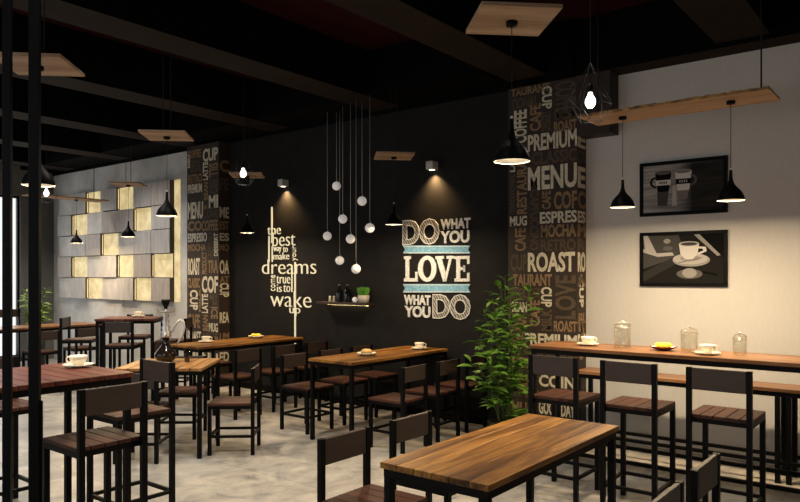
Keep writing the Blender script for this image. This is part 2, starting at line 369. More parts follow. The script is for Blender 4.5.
# glowing quote
q=thing('wall_quote','glowing warm white quote about dreams on the charcoal wall, with long light bars','wall lettering',(-6.9,YD,1.5))
def Wp(par,s,*a,mat='glowletter',name='word',**k):
    m=MB(); W(m,s,*a,YD,**k); o=m.build(name,M[mat]); reparent_keep(o,par); return o
GB=-.014
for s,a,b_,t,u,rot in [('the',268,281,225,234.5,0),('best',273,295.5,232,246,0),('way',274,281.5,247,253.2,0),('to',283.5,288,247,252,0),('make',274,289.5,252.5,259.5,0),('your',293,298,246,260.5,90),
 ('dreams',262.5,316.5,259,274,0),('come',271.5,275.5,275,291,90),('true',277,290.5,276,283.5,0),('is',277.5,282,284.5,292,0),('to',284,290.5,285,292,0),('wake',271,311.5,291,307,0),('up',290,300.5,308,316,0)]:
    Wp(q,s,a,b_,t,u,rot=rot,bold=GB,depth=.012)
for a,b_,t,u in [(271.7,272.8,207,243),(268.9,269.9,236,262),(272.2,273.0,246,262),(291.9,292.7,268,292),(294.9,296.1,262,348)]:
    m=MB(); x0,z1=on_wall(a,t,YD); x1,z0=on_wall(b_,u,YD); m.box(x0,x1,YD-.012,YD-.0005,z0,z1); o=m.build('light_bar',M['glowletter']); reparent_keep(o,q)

# chalk poster
q=thing('chalk_poster','chalk style lettering do what you love with blue ribbons on charcoal wall','wall lettering',(-4.2,YD,1.6))
for a in [(403,440,219,245),(433,471,294,319.5)]:
    m=MB(); W(m,'DO',*a,YD,bold=.035,depth=.010); o=m.build('word',M['hatch']); reparent_keep(o,q)
    m=MB(); W(m,'DO',*a,YD,bold=.035,depth=.012,outline=.014); o=m.build('word_outline',M['chalk']); reparent_keep(o,q)
for s,a,b_,t,u in [('WHAT',441,471,218.5,229),('YOU',441,470,230.5,243),('WHAT',404.5,431,295,305),('YOU',405,431,306,317.5)]:
    Wp(q,s,a,b_,t,u,mat='chalk',bold=.035,depth=.012)
def poly_part(name,mat,pts,par,Y,d=.011):
    m=MB(); n=len(pts)
    Y-=.0006; vs=[(x,Y,z) for x,z in pts]+[(x,Y-d,z) for x,z in pts]
    fs=[tuple(range(n)),tuple(range(n,2*n))[::-1]]+[(i,(i+1)%n,(i+1)%n+n,i+n) for i in range(n)]
    m.add(vs,fs); o=m.build(name,mat); reparent_keep(o,par); return o
def ribbon(t,b_):
    P=lambda x,y:on_wall(x,y,YD)
    mid=(t+b_)/2
    pts=[P(403.5,t),P(470.5,t),P(468.5,mid),P(470.8,b_),P(403.5,b_),P(405.5,mid)]
    poly_part('ribbon',M['blue'],pts,q,YD)
    for yy in (t+.5,b_-.9):
        p=[P(404,yy),P(470,yy),P(470,yy+.7),P(404,yy+.7)]; poly_part('ribbon_line',M['chalk'],p,q,YD-.0106,.002)
ribbon(245.5,253.5); ribbon(284,292.5)
# slab serif LOVE, letters drawn from bars in a 0..1 box
def slab(mb,ch,x0,x1,z0,z1,Y):
    S=lambda a,b:(x0+a*(x1-x0),z0+b*(z1-z0))
    def pol(pts):
        n=len(pts); v=[S(*p) for p in pts]
        mb.add([(x,Y-.0005,z) for x,z in v]+[(x,Y-.012,z) for x,z in v],[tuple(range(n)),tuple(range(n,2*n))[::-1]]+[(i,(i+1)%n,(i+1)%n+n,i+n) for i in range(n)])
    bx=lambda a,b,c,d:pol([(a,c),(b,c),(b,d),(a,d)])
    if ch=='L': bx(0,.5,.88,1);bx(.12,.38,.12,.88);bx(0,1,0,.13);bx(.84,1,.13,.38)
    if ch=='E': bx(0,1,.88,1);bx(.12,.38,.12,.88);bx(0,1,0,.12);bx(.84,1,.12,.34);bx(.84,1,.68,.88);bx(.38,.66,.45,.56);bx(.6,.7,.38,.63)
    if ch=='V': bx(0,.46,.89,1);bx(.6,1,.89,1);pol([(.06,.89),(.34,.89),(.58,.30),(.50,0),(.42,0)]);pol([(.74,.89),(.88,.89),(.58,0),(.46,0),(.53,.2)])
    if ch=='O':
        n=28
        for i in range(n):
            a=2*PI*i/n;b=2*PI*(i+1)/n
            pol([(.5+.5*math.cos(a),.5+.51*math.sin(a)),(.5+.5*math.cos(b),.5+.51*math.sin(b)),(.5+.24*math.cos(b),.5+.36*math.sin(b)),(.5+.24*math.cos(a),.5+.36*math.sin(a))])
m=MB()
for ch,a,b_ in [('L',404.5,418),('O',418.5,437),('V',436,454.5),('E',455,470)]:
    x0,_=on_wall(a,0,YD);x1,_=on_wall(b_,0,YD);_,zt=on_wall((a+b_)/2,256,YD);_,zb=on_wall((a+b_)/2,281.5,YD); slab(m,ch,x0,x1,zb,zt,YD)
o=m.build('word',M['chalk']); reparent_keep(o,q)

# ---------------------------------------------------------------- tile relief on the concrete wall
X0,X1,Z0,Z1=-12.88,-9.30,1.15,3.02; NC,NR=7,5
tw=(X1-X0)/NC; th=(Z1-Z0)/NR
pat=["gmygyng","gynmgyg","mnnymng","gyngyny","mnynmyg"]   # y: set back, LED wash put in as emission, others stand forward
# rows from the top
t=thing('relief_panel','relief of grey square panels and panels with painted-in glow on the left concrete wall','wall panel',((X0+X1)/2,YD,Z0))
rowl=[list(r) for r in ["ggyngyn","gymngyg","mggymgg","gymgygy","mgymgyg"]]
rowl[0]=list("mgygygg"); 
for r in range(NR):
    for cc in range(NC):
        k=rowl[r][cc]; x0=X0+cc*tw; z1=Z1-r*th; z0=z1-th
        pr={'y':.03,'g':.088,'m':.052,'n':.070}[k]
        mat={'y':'paintglow','g':random.choice(['tile1','tile2']),'m':'tile3','n':'tile2'}[k]
        m=MB(); g=.006
        m.box(x0+g,x0+tw-g,YD-pr,YD-pr+.006,z0+g,z1-g,0)
        m.box(x0+g,x0+tw-g,YD-pr+.006,YD-.0005,z0+g,z1-g,1)
        o=m.build('panel_tile',[M[mat],M['tiledge']]); reparent_keep(o,t)
        if k=='y':
            o['label']='warm yellow panel with LED wash painted in as glow'
            s=MB(); s.box(x0-g+.0003,x0-g+.003,YD-pr-.019,YD-pr-.013,z0+.02,z1-.02); s2=s.build('led_strip',M['ledwarm']); s2.parent=o
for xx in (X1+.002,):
    s=MB(); s.box(xx-.004,xx+.15,YD-.006,YD-.0005,Z0+.0,Z1-.0); o=s.build('painted_glow_strip',M['paintglow']); reparent_keep(o,t)  # emissive strip painted in for LED glow on the wall beside the tiles

# ---------------------------------------------------------------- chairs
def make_chair(h,top,label,cat='chair',name='dining_chair'):
    t=thing(name,label,cat)
    px=.17; pw=.0155
    fr=M['metal']
    s=MB(); ns=5
    for i in range(ns):
        a=-.186+i*.372/ns; s.box(a+.0022,a+.372/ns-.0022,-.165,.205,h-.022,h)
    s.build('seat',M['seatwood'],t,bevel=.002)
    f=MB(); f.box(-.184,.184,-.165,-.14,h-.05,h-.0225); f.box(-.184,.184,.178,.203,h-.05,h-.0225); f.box(-.184,-.159,-.14,.178,h-.05,h-.0225); f.box(.159,.184,-.14,.178,h-.05,h-.0225)
    f.build('seat_frame',fr,t)
    for sx in (-1,1):
        l=MB(); l.box(sx*px-pw,sx*px+pw,-.196,-.1655,0,top); l.build('leg',fr,t,bevel=.0015)
        l=MB(); l.box(sx*px-pw,sx*px+pw,.172,.203,0,h-.0505); l.build('leg',fr,t,bevel=.0015)
    b=MB(); b.box(-px+pw+.0005,px-pw-.0005,-.192,-.170,top-.135,top-.002); b.build('backrest',M['backwood'],t,bevel=.003)
    z=.15
    g=MB(); g.box(-px+pw,px-pw,-.190,-.170,z,z+.022); g.build('stretcher',fr,t)
    g=MB(); g.box(-px+pw,px-pw,.178,.198,z,z+.022); g.build('stretcher',fr,t)
    for sx in (-1,1):
        g=MB(); g.box(sx*px-.010,sx*px+.010,-.165,.1715,z,z+.022); g.build('stretcher',fr,t)
    return t
low=[]; 
def chairs(proto_h,proto_top,name,rows,group_default):
    proto=None
    for (x,y,ang,label,grp) in rows:
        if proto is None:
            proto=make_chair(proto_h,proto_top,label,'chair',name); proto.location=(x,y,0); proto.rotation_euler=(0,0,R(ang-90))
            if grp: proto['group']=grp
        else: dup(proto,(x,y,0),R(ang-90),label,grp)
CY=38.3
n4=cf(-2.12,6.76); m4=cf(-2.12-.06,5.90)
chairs(.45,.75,'dining_chair',[
 (-2.235,2.605,0,'low wooden chair at nearest table, its back lowest in the centre foreground','low chairs at the nearest table'),
 (-2.235,3.165,0,'low wooden chair at left far side of nearest table, its back partly behind tabletop corner','low chairs at the nearest table'),
 (-1.0,2.62,180,'low chair back at bottom edge, cut off, right of the nearest table','low chairs at the nearest table'),
 (-1.0,3.17,180,'low chair with slanted back in front of the counter chairs, right of nearest table','low chairs at the nearest table'),
 (-3.91,4.93,180,'low chair at right side of middle table, nearest the viewer on that side','low chairs at the middle table'),
 (-3.91,5.46,180,'low chair at right side of middle table, second back below the cup','low chairs at the middle table'),
 (-3.91,5.955,180,'low chair between middle table and leafy plant, closest to the charcoal wall','low chairs at the middle table'),
 (-5.10,4.93,0,'low chair at left side of middle table, large back nearest the viewer','low chairs at the middle table'),
 (-5.10,5.46,0,'low chair at left side of middle table, back just above the table corner','low chairs at the middle table'),
 (-5.10,5.97,0,'low chair behind middle table beside the plate, closest to wall on the left side','low chairs at the middle table'),
 (-6.20,4.93,180,'low chair at right side of long table by left column, nearest viewer','low chairs at the long table by the column'),
 (-6.20,5.47,180,'low chair at right side of long table by left column, the middle one','low chairs at the long table by the column'),
 (-6.20,5.98,180,'low chair right of long table, against the charcoal wall beside the light bar','low chairs at the long table by the column'),
 (-7.42,4.93,0,'low chair left of long table by the column, its back just behind the hookah','low chairs at the long table by the column'),
 (-7.42,5.47,0,'low chair left of long table, hidden mostly in front of lettered left column','low chairs at the long table by the column'),
 (-4.97,3.93,221,'low chair with slatted seat seen edge-on, right of the square hookah table','low chairs at the hookah table'),
 (m4[0],m4[1],128.3,'low chair tucked under near side of the hookah table, behind a tall chair','low chairs at the hookah table'),
 (n4[0],n4[1],-51.7,'low chair on the far side of the hookah table, seat seen under tabletop','low chairs at the hookah table'),
 (-10.46,4.73,180,'low chair at far window bench table, beside the black post','low chairs at the far left table'),
 (-10.56,5.38,180,'low chair at far window bench table, behind the tall chair with upright back','low chairs at the far left table'),
],None)
o1=cf(-3.46,8.66);o2=cf(-4.36,9.42);o3=cf(-3.80,9.98);o4=cf(-3.02,9.28)
chairs(.70,.99,'bar_chair',[
 (-2.16,4.64,90,'tall counter chair nearest the leafy plant, leftmost at the long counter','tall chairs at the long counter'),
 (-1.63,4.64,90,'tall counter chair in the middle, under the two pendant lamps','tall chairs at the long counter'),
 (-1.08,4.64,90,'tall counter chair on the right, rightmost at the long counter','tall chairs at the long counter'),
 (-4.10,2.42,-90,'tall chair at far end of the red table, in front of the hookah','tall chairs at the red table'),
 (-3.53,1.875,180,'large tall chair in left foreground beside the red table','tall chairs at the red table'),
 (-4.92,1.96,0,'tall chair at far left side of red table, partly behind the black posts','tall chairs at the red table'),
 (o1[0],o1[1],132,'tall chair in front of far square table, back towards viewer','tall chairs at the far square table'),
 (o2[0],o2[1],47,'tall chair with upright back at left side of far square table','tall chairs at the far square table'),
 (o3[0],o3[1],-48,'tall chair behind the far square table, only top and seat showing','tall chairs at the far square table'),
 (o4[0],o4[1],222,'tall chair right of the far square table, beside lettered left column','tall chairs at the far square table'),
 (-12.25,5.08,0,'tall dark chair against the bright window at the left edge','tall chairs by the window'),
],None)

# ---------------------------------------------------------------- tables
def table(name,label,cat,cx,cy,sx,sy,h,rz=0,planks='Y',n=6,mat='tablewood',gap=.0012,foot=False):
    t=thing(name,label,cat,(cx,cy,0),rz)
    a,b_=sx/2,sy/2
    m=MB()
    for i in range(n):
        if planks=='Y':
            w=sx/n; m.box(-a+i*w+gap,-a+(i+1)*w-gap,-b_,b_,h-.026,h)
        else:
            w=sy/n; m.box(-a,a,-b_+i*w+gap,-b_+(i+1)*w-gap,h-.026,h)
    m.build('tabletop',M[mat],t,bevel=.002)
    f=MB(); e=.012; q=.035; z0,z1=h-.062,h-.0265
    f.box(-a+e,a-e,-b_+e,-b_+e+q,z0,z1); f.box(-a+e,a-e,b_-e-q,b_-e,z0,z1); f.box(-a+e,-a+e+q,-b_+e+q,b_-e-q,z0,z1); f.box(a-e-q,a-e,-b_+e+q,b_-e-q,z0,z1)
    f.build('frame',M['metal'],t)
    for i in (-1,1):
        for j in (-1,1):
            l=MB(); x=i*(a-e-q/2); y=j*(b_-e-q/2); l.box(x-q/2,x+q/2,y-q/2,y+q/2,0,z0-.0005); l.build('leg',M['metal'],t,bevel=.002)
    if foot:
        for j in (-1,1):
            y=j*(b_-e-q/2); g=MB(); g.box(-a+e+q,a-e-q,y-.0125,y+.0125,foot,foot+.028); g.build('foot_rail',M['metal'],t)
        for i in (-1,1):
            x=i*(a-e-q/2); g=MB(); g.box(x-.0125,x+.0125,-b_+e+q,b_-e-q,foot,foot+.028); g.build('foot_rail',M['metal'],t)
    return t
    return t
table('dining_table','nearest long wooden table with bare warm brown plank top','table',-1.605,2.885,.53,1.31,.77,n=6)
table('dining_table','middle wooden table with a burger plate and a cup, end against charcoal wall','table',-4.475,5.385,.56,1.54,.77,n=6)
table('dining_table','long wooden table beside left lettered column holding a cup and a yellow cake','table',-6.71,5.37,.58,1.56,.77,n=6)
t4=cf(-2.10,6.21)
table('dining_table','square slatted wooden table holding the hookah','table',-5.46,3.60,.74,.72,.77,rz=R(40),n=7,gap=.0045,mat='slatwood')
table('bar_table','tall reddish table with a cup and saucer in the left foreground','table',-4.025,1.45,.75,1.44,1.0,planks='X',n=16,mat='redwood',gap=.0022)
c6=cf(-3.56,9.17)
table('bar_table','tall small reddish table with a cup, below the glowing relief wall','table',c6[0],c6[1],.74,.62,1.0,rz=R(45),n=6,mat='redwood')
table('dining_table','long table by the far left window, near the small plant','table',-11.2,4.7,.7,2.4,.77,n=5,mat='counterwood')
table('counter_table','long high counter with jars, cups and a cake plate','counter',-1.06,5.215,3.11,.49,1.0,planks='X',n=4,mat='counterwood',foot=.175)
sc=table('side_counter','lower wooden counter along the pale wall behind the tall chairs','counter',-.96,5.955,3.28,.31,.71,planks='X',n=2,mat='counterwood',foot=.14)
for lx in (-.0375,.0375):
    for ly in (-.1255,.1255):
        l=MB(); l.box(lx-.0175,lx+.0175,ly-.0175,ly+.0175,0,.6475); l.build('leg',M['metal'],sc)

# ---------------------------------------------------------------- tableware
def make_cup(label):
    t=thing('coffee_cup',label,'cup')
    m=MB(); m.lathe([(.0005,.008),(.026,.008),(.028,.010),(.030,.016),(.044,.035),(.050,.055),(.052,.070),(.049,.070),(.046,.054),(.040,.034),(.026,.018),(.0005,.016)],28); m.build('bowl',M['white'],t)
    h=MB(); h.tube([(.046,0,.060),(.062,0,.062),(.072,0,.052),(.070,0,.038),(.058,0,.028),(.042,0,.030)],.0045,8); h.build('handle',M['white'],t)
    return t
def make_saucer(label):
    m=MB(); m.lathe([(.0005,0),(.035,0),(.040,.004),(.070,.009),(.088,.016),(.087,.019),(.068,.013),(.038,.0075),(.0005,.0072)],36)
    o=m.build('saucer',M['white']); return tag(o,label,'saucer')
cupP=None; sauP=None
def cup(x,y,z,lab,where,ang=180,sc=1):
    global cupP,sauP
    l1='white coffee cup '+lab; l2='white saucer under the cup '+lab
    if cupP is None:
        cupP=make_cup(l1); sauP=make_saucer(l2); c,s=cupP,sauP
    else:
        c=dup(cupP,(0,0,0),0,l1); s=dup(sauP,(0,0,0),0,l2)
    c.location=(x,y,z-.0005); c.rotation_euler=(0,0,R(ang)); s.location=(x,y,z)
    s['group']='saucers'; c['group']='coffee cups'
p=cf(-1.945,4.19)
cup(p[0],p[1],1.0,'on the red table in the left foreground','',CY+180)
cup(-6.84,4.98,.77,'on the long table beside the left column','',CY)
cup(-4.42,5.93,.77,'on the middle table near the charcoal wall','',CY)
p=cf(-3.52,9.32); cup(p[0],p[1],1.0,'on the far square table below the relief wall','',CY)
cup(-2.235,5.23,1.0,'at the left end of the long counter by the column','',CY)
cup(-1.318,5.14,1.0,'between the second and third glass jars on the counter','',CY-10)
def plate(x,y,z,label,food,flabel,red=False,r=.095):
    m=MB(); k=r/.095
    m.lathe([(.0005,0),(.04*k,0),(.045*k,.004),(.078*k,.016),(.097*k,.028),(.095*k,.031),(.076*k,.020),(.042*k,.0085),(.0005,.0085)],36,mi=0)
    o=m.build('plate',[M['redplate'] if red else M['white']],loc=(x,y,z)); tag(o,label,'plate')
    if red:
        i=MB(); i.lathe([(.096*k,.0312),(.0765*k,.0208),(.042*k,.0092),(.0005,.0090)],36); i.build('glazed_inside',M['white'],o)
    f=thing(food,flabel,'food',(x,y,z+.0098))
    if food=='cake':
        m=MB(); m.box(-.052,.052,-.03,.03,0,.018); m.build('base',M['filling'],f,bevel=.004)
        m=MB(); m.box(-.055,.055,-.033,.033,.0182,.045); m.build('icing',M['cake'],f,bevel=.010)
    else:
        m=MB(); m.lathe([(.0005,0),(.045,0),(.052,.008),(.048,.016),(.0005,.017)],24); m.build('bottom_bun',M['bun'],f)
        m=MB(); m.lathe([(.0005,.0175),(.056,.0175),(.056,.024),(.0005,.0245)],24); m.build('filling',M['filling'],f)
        m=MB(); m.lathe([(.0005,.025),(.053,.025),(.055,.032),(.045,.047),(.025,.055),(.0005,.057)],24); m.build('top_bun',M['bun'],f)
    f.rotation_euler=(0,0,R(CY))
plate(-1.65,5.235,1.0,'plate with dark red outside on the long counter, under yellow cake','cake','yellow iced cake on the counter plate between two glass jars',True)
plate(-6.83,5.72,.77,'white plate with yellow cake on long table near the left column','cake','yellow iced cake on the long table left of the light bar')
plate(-4.47,5.13,.77,'white plate with a bun on the middle table','burger','round burger bun on the plate of the middle table')
def jar(x,y,r,h,label):
    t=thing('glass_jar',label,'jar',(x,y,1.0))
    m=MB(); b=h*.78
    m.lathe([(.0005,.001),(r*.95,.001),(r,.008),(r,b*.93),(r*.9,b),(r*.84,b),(r*.84,b-.004),(r*.93,b*.92),(r*.94,.010),(.0005,.008)],32); m.build('body',M['glass'],t)
    m=MB(); m.lathe([(r*.90,b+.002),(r*1.0,b+.006),(r*1.0,b+.014),(r*.7,b+.022),(r*.18,b+.026),(.0005,b+.026)],32); m.build('lid',M['glass'],t)
    m=MB(); m.ball((0,0,b+.035),.008,12); m.build('knob',M['steel'],t)
    m=MB(); m.tube([(r*1.03*math.cos(a),r*1.03*math.sin(a),b-.004) for a in [2*PI*i/28 for i in range(28)]],.0022,6,closed=True)
    arc=[(r*1.03*math.cos(PI*i/12),0,b+.006+.026*math.sin(PI*i/12)) for i in range(13)]
    m.tube(arc,.002,6)
    for s in (-1,1): m.tube([(s*r*1.02,0,b-.004),(s*r*1.14,0,b+.006),(s*r*1.10,0,b+.020),(s*r*.9,0,b+.018)],.002,6)
    m.build('clamp',M['steel'],t); t.rotation_euler=(0,0,R(CY+8))
jar(-1.945,5.20,.062,.215,'tallest clear glass jar with wire clamp, left on the counter')
jar(-1.457,5.20,.058,.185,'medium clear glass jar between the cake plate and a cup')
jar(-1.134,5.25,.044,.15,'smallest clear glass jar, rightmost on the counter')
# hookah and tumbler
hx,hy=cf(-2.12,6.27)
t=thing('hookah','dark glass hookah with metal stem on the square wooden table','hookah',(hx,hy,.77))
m=MB(); m.lathe([(.0005,0),(.05,0),(.058,.004),(.088,.04),(.092,.065),(.076,.10),(.048,.13),(.032,.155),(.028,.18),(.032,.215),(.0005,.216)],28); m.build('vase',M['smoke'],t)
m=MB(); m.lathe([(a*1.2,b) for a,b in [(.036,.2165),(.044,.228),(.030,.24),(.038,.262),(.024,.28),(.034,.30),(.018,.32),(.028,.35),(.015,.38),(.024,.40),(.011,.43),(.011,.46),(.0005,.46)]],20); m.build('stem',M['steel'],t)
m=MB(); m.lathe([(.0135,.43),(.05,.428),(.080,.437),(.081,.442),(.05,.434),(.0135,.437)],28); m.build('tray',M['steel'],t)
m=MB(); m.lathe([(.0005,.4605),(.016,.4605),(.014,.475),(.026,.49),(.036,.52),(.037,.54),(.030,.54),(.028,.52),(.0005,.515)],20); m.build('tobacco_bowl',M['black'],t)
m=MB()
pts=[]
for i in range(25):
    a=-.9+i/24*4.3
    pts.append((.10-.075*math.cos(a)*1.0,0,.27+.10*math.sin(a)))
pts=[(.022,0,.235),(.06,0,.27),(.09,0,.33),(.125,0,.365),(.155,0,.35),(.165,0,.30),(.150,0,.24),(.12,0,.19),(.095,0,.15)]
m.tube(pts,.009,8); m.build('hose',M['greycord'],t)
t.rotation_euler=(0,0,R(CY)); t.scale=(1.04,1.04,1.05)
x,y=cf(-1.93,6.28)
t=thing('tumbler','small dark drinking glass beside the hookah','glass',(x,y,.77))
m=MB(); m.lathe([(.0005,.0),(.022,0),(.028,.12),(.0265,.12),(.021,.008),(.0005,.008)],20); m.build('glass_wall',M['darkglass'],t)

# ---------------------------------------------------------------- pendant lamps on wooden boards
def point(name,par,loc,energy,col,rad=.03):
    l=bpy.data.lights.new(name,'POINT'); l.energy=energy; l.color=col; l.shadow_soft_size=rad
    o=bpy.data.objects.new(name,l); COL.objects.link(o); o.parent=par; o.location=loc; return o
RIM=2.08; BZ=2.775
def make_pendant(label):
    t=thing('pendant_lamp',label,'lamp')
    pr=[(a*.915,b) for a,b in [(.098,0),(.0975,.010),(.093,.028),(.080,.055),(.058,.080),(.036,.100),(.022,.122),(.014,.150),(.0115,.19),(.010,.212)]]
    m=MB(); m.lathe(pr+[(.0005,.213)],36); m.build('shade',M['black'],t)
    m=MB(); m.lathe([(a*.915,b) for a,b in [(.0978,-.0005),(.0935,.0005),(.0895,.026),(.0765,.052),(.055,.076),(.033,.094),(.0005,.098)]],36); m.build('shade_lining',M['shadein'],t)
    m=MB(); m.ball((0,0,.045),.028,16); m.build('bulb',M['bulb'],t)
    m=MB(); m.lathe([(.0005,.2135),(.006,.2135),(.006,.225),(.0005,.225)],12); m.build('cord_tip',M['shadein'],t)
    m=MB(); m.tube([(0,0,.2255),(0,0,BZ-RIM-.022)],.0022,6); m.build('cord',M['wire'],t)
    m=MB(); m.lathe([(.0005,BZ-RIM-.0215),(.028,BZ-RIM-.0215),(.030,BZ-RIM-.0005),(.0005,BZ-RIM-.0005)],20); m.build('ceiling_cup',M['black'],t)
    l=bpy.data.lights.new('lamp_light','AREA'); l.shape='DISK'; l.size=.10; l.energy=LAMP; l.color=(1,.75,.45)
    o=bpy.data.objects.new('lamp_light',l); COL.objects.link(o); o.parent=t; o.location=(0,0,.004)
    return t
LAMP=19
lamps=[(-1.70,3.05,'large black pendant lamp over the nearest table, hanging in front of the lettered column'),
 (-5.39,3.515,'black pendant lamp over the hookah table, in front of the relief wall'),
 (-4.47,5.56,'black pendant lamp left of the chalk lettering, above the middle table'),
 (-6.73,5.50,'black pendant lamp beside the left lettered column, above the long table'),
 (-8.66,5.06,'small black pendant lamp in front of the relief wall, above far square table'),
 (-10.95,5.50,'smallest black pendant lamp, far left under the long far board'),
 (-4.17,1.87,'large black pendant lamp at left behind the black post'),
 (-1.96,5.245,'left black pendant lamp of the two over the long counter'),
 (-1.19,5.245,'right black pendant lamp of the two over the long counter, overlapping upper picture')]
P0=None
for x,y,lab in lamps:
    if P0 is None: P0=make_pendant(lab); P0.location=(x,y,RIM+.04); P0['group']='black pendant lamps'
    else:
        d=dup(P0,(x,y,RIM),0,lab,'black pendant lamps')
        if y==5.245:
            for ch in d.children:
                if ch.type=='LIGHT': ch.data=ch.data.copy(); ch.data.energy=LAMP*1.7
def make_board(label):
    t=thing('hanging_board',label,'ceiling board')
    m=MB(); m.box(-.195,.195,-.195,.195,0,.02); m.build('board',M['plywood'],t,bevel=.002)
    for sx in (-1,1):
        m=MB(); m.tube([(sx*.032,0,.0205),(sx*.032,0,CEIL-BZ)],.004,6); m.build('rod',M['wire'],t)
    return t
B0=None
for (x,y,_),lab in zip(lamps[:5]+[lamps[6]],['square wooden board at top centre, above the large pendant lamp','square wooden board above the hookah table pendant','square reddish board above the chalk lettering pendant','square board beside the left lettered column, above its pendant','square board seen nearly edge-on in front of the relief wall','square wooden board at top left behind the black posts']):
    rz=R(44)
    if B0 is None: B0=make_board(lab); B0.location=(x,y,BZ+.04); B0.rotation_euler=(0,0,rz); B0['group']='square hanging boards'
    else: dup(B0,(x,y,BZ),rz,lab,'square hanging boards')
def long_board(label,x0,x1,y0,y1,rods,axis):
    t=thing('hanging_board',label,'ceiling board',((x0+x1)/2,(y0+y1)/2,BZ))
    a,b_=(x1-x0)/2,(y1-y0)/2
    m=MB(); m.box(-a,a,-b_,b_,0,.018); m.build('board',M['plywood'],t)
    random.seed(3)
    # rough bark strips along the long edges
    if axis=='X':
        n=40
        for sy in (-1,1):
            m=MB()
            for i in range(n):
                w=2*a/n; x=-a+i*w; d=.004+random.random()*.010
                m.box(x,x+w,sy*b_ if sy>0 else -b_-d,(b_+d) if sy>0 else -b_,-.001,.016+random.random()*.006)
            m.build('bark_edge',M['bark'],t)
    else:
        n=30
        for sx in (-1,1):
            m=MB()
            for i in range(n):
                w=2*b_/n; y=-b_+i*w; d=.004+random.random()*.010
                m.box(sx*a if sx>0 else -a-d,(a+d) if sx>0 else -a,y,y+w,-.001,.016+random.random()*.006)
            m.build('bark_edge',M['bark'],t)
    for rx,ry in rods:
        m=MB(); m.tube([(rx,ry,.0185),(rx,ry,CEIL-BZ)],.006,6); m.build('rod',M['wire'],t)
long_board('long wooden board with bark edge hanging over the long counter',-2.24,-.915,5.06,5.43,[(-.58,0),(.58,0)],'X')
long_board('long thin board hanging at far left in front of the relief wall',-11.1,-10.78,4.72,5.95,[(0,-.5),(0,.45)],'Y')
# wire cage bulbs
def make_cage(label):
    t=thing('cage_lamp',label,'lamp')
    m=MB(); m.lathe([(.0005,-.055),(.015,-.052),(.028,-.037),(.032,-.018),(.028,.002),(.015,.024),(.012,.040),(.0005,.041)],20); m.build('bulb',M['coldbulb'],t)
    m=MB(); m.lathe([(.0005,.0415),(.016,.0415),(.016,.08),(.007,.095),(.0005,.095)],12); m.build('socket',M['black'],t)
    m=MB(); top=(0,0,.225)
    mid=[(.13*math.cos(R(60*k+20)),.13*math.sin(R(60*k+20)),-.02+(.03 if k%2 else -.02)) for k in range(6)]
    bot=[(.07*math.cos(R(120*k+50)),.07*math.sin(R(120*k+50)),-.135) for k in range(3)]
    for k in range(6):
        m.tube([top,mid[k]],.0016,5); m.tube([mid[k],mid[(k+1)%6]],.0016,5); m.tube([mid[k],bot[(k//2)%3]],.0016,5)
    for k in range(3): m.tube([bot[k],bot[(k+1)%3]],.0016,5); 
    m.build('wire_cage',M['wire'],t)
    m=MB(); m.tube([(0,0,.0955),(0,0,CEIL-2.63)],.0025,6); m.build('cord',M['wire'],t)
    point('lamp_light',t,(0,0,-.075),3.0,(1,.93,.85),.03)
    return t
C0=make_cage('wire cage lamp with bare bulb beside top right of lettered column'); C0.location=(-1.71,4.04,2.63); C0['group']='wire cage lamps'
dup(C0,(-5.74,4.64,2.63),R(20),'wire cage lamp with bare bulb beside the left lettered column','wire cage lamps')
dup(C0,(-9.08,4.17,2.63),R(40),'wire cage lamp with small bulb at far left near the posts','wire cage lamps')
# globe cluster
gl=[(327.3,236,5.85),(336.5,186,5.95),(342.7,219,5.8),(350.5,239,5.7),(362,201,5.75),(369.8,228,5.6),(339.7,260.5,5.93),(356,269,5.6)]
gn=['leftmost globe of the hanging cluster, low','highest globe of the hanging cluster','globe near cluster centre, cup shaped, upper middle','globe at the middle of cluster beside the lowest ones','upper right globe of the hanging cluster','rightmost globe of the hanging cluster','second lowest globe, left, above the shelf','lowest globe of the cluster, above the wall shelf']
G0=None
for (px,py,Y),lab in zip(gl,gn):
    x,z=on_wall(px,py,Y)
    t=thing('globe_pendant','white '+lab,'lamp',(x,Y,z),0,'white globe pendants')
    m=MB(); m.ball((0,0,0),.052,20); m.build('globe',M['globe'],t)
    m=MB(); m.tube([(0,0,.0525),(.012,0,.066),(0,0,.078),(-.012,0,.066),(0,0,.0525)],.0035,6); m.build('loop',M['steel'],t)
    m=MB(); m.tube([(0,0,.078),(0,0,3.479-z)],.0025,6); m.build('cord',M['greycord'],t)
# wall spots
for px,py,lab in ((283,184,'small grey wall spotlight above the glowing quote'),(430,167,'small grey wall spotlight above the chalk lettering')):
    x,z=on_wall(px,py,YD)
    x+=.07; t=thing('wall_spotlight',lab,'lamp',(x,YD,z))
    m=MB(); 
    m.box(-.045,.045,-.12,-.0005,-.045,.045); m.build('housing',M['aluminium'],t,bevel=.008)
    m=MB(); m.lathe([(.0005,-.047),(.03,-.047),(.03,-.0455),(.0005,-.0455)],16,c=(0,-.06,0)); m.build('lens',M['bulb'],t)
    l=bpy.data.lights.new('spot_light','SPOT'); l.energy=75; l.color=(1,.60,.24); l.spot_size=R(108); l.spot_blend=1.0; l.shadow_soft_size=.015
    o=bpy.data.objects.new('spot_light',l); COL.objects.link(o); o.parent=t; o.location=(0,-.06,-.052); o.rotation_euler=(R(4),0,0)

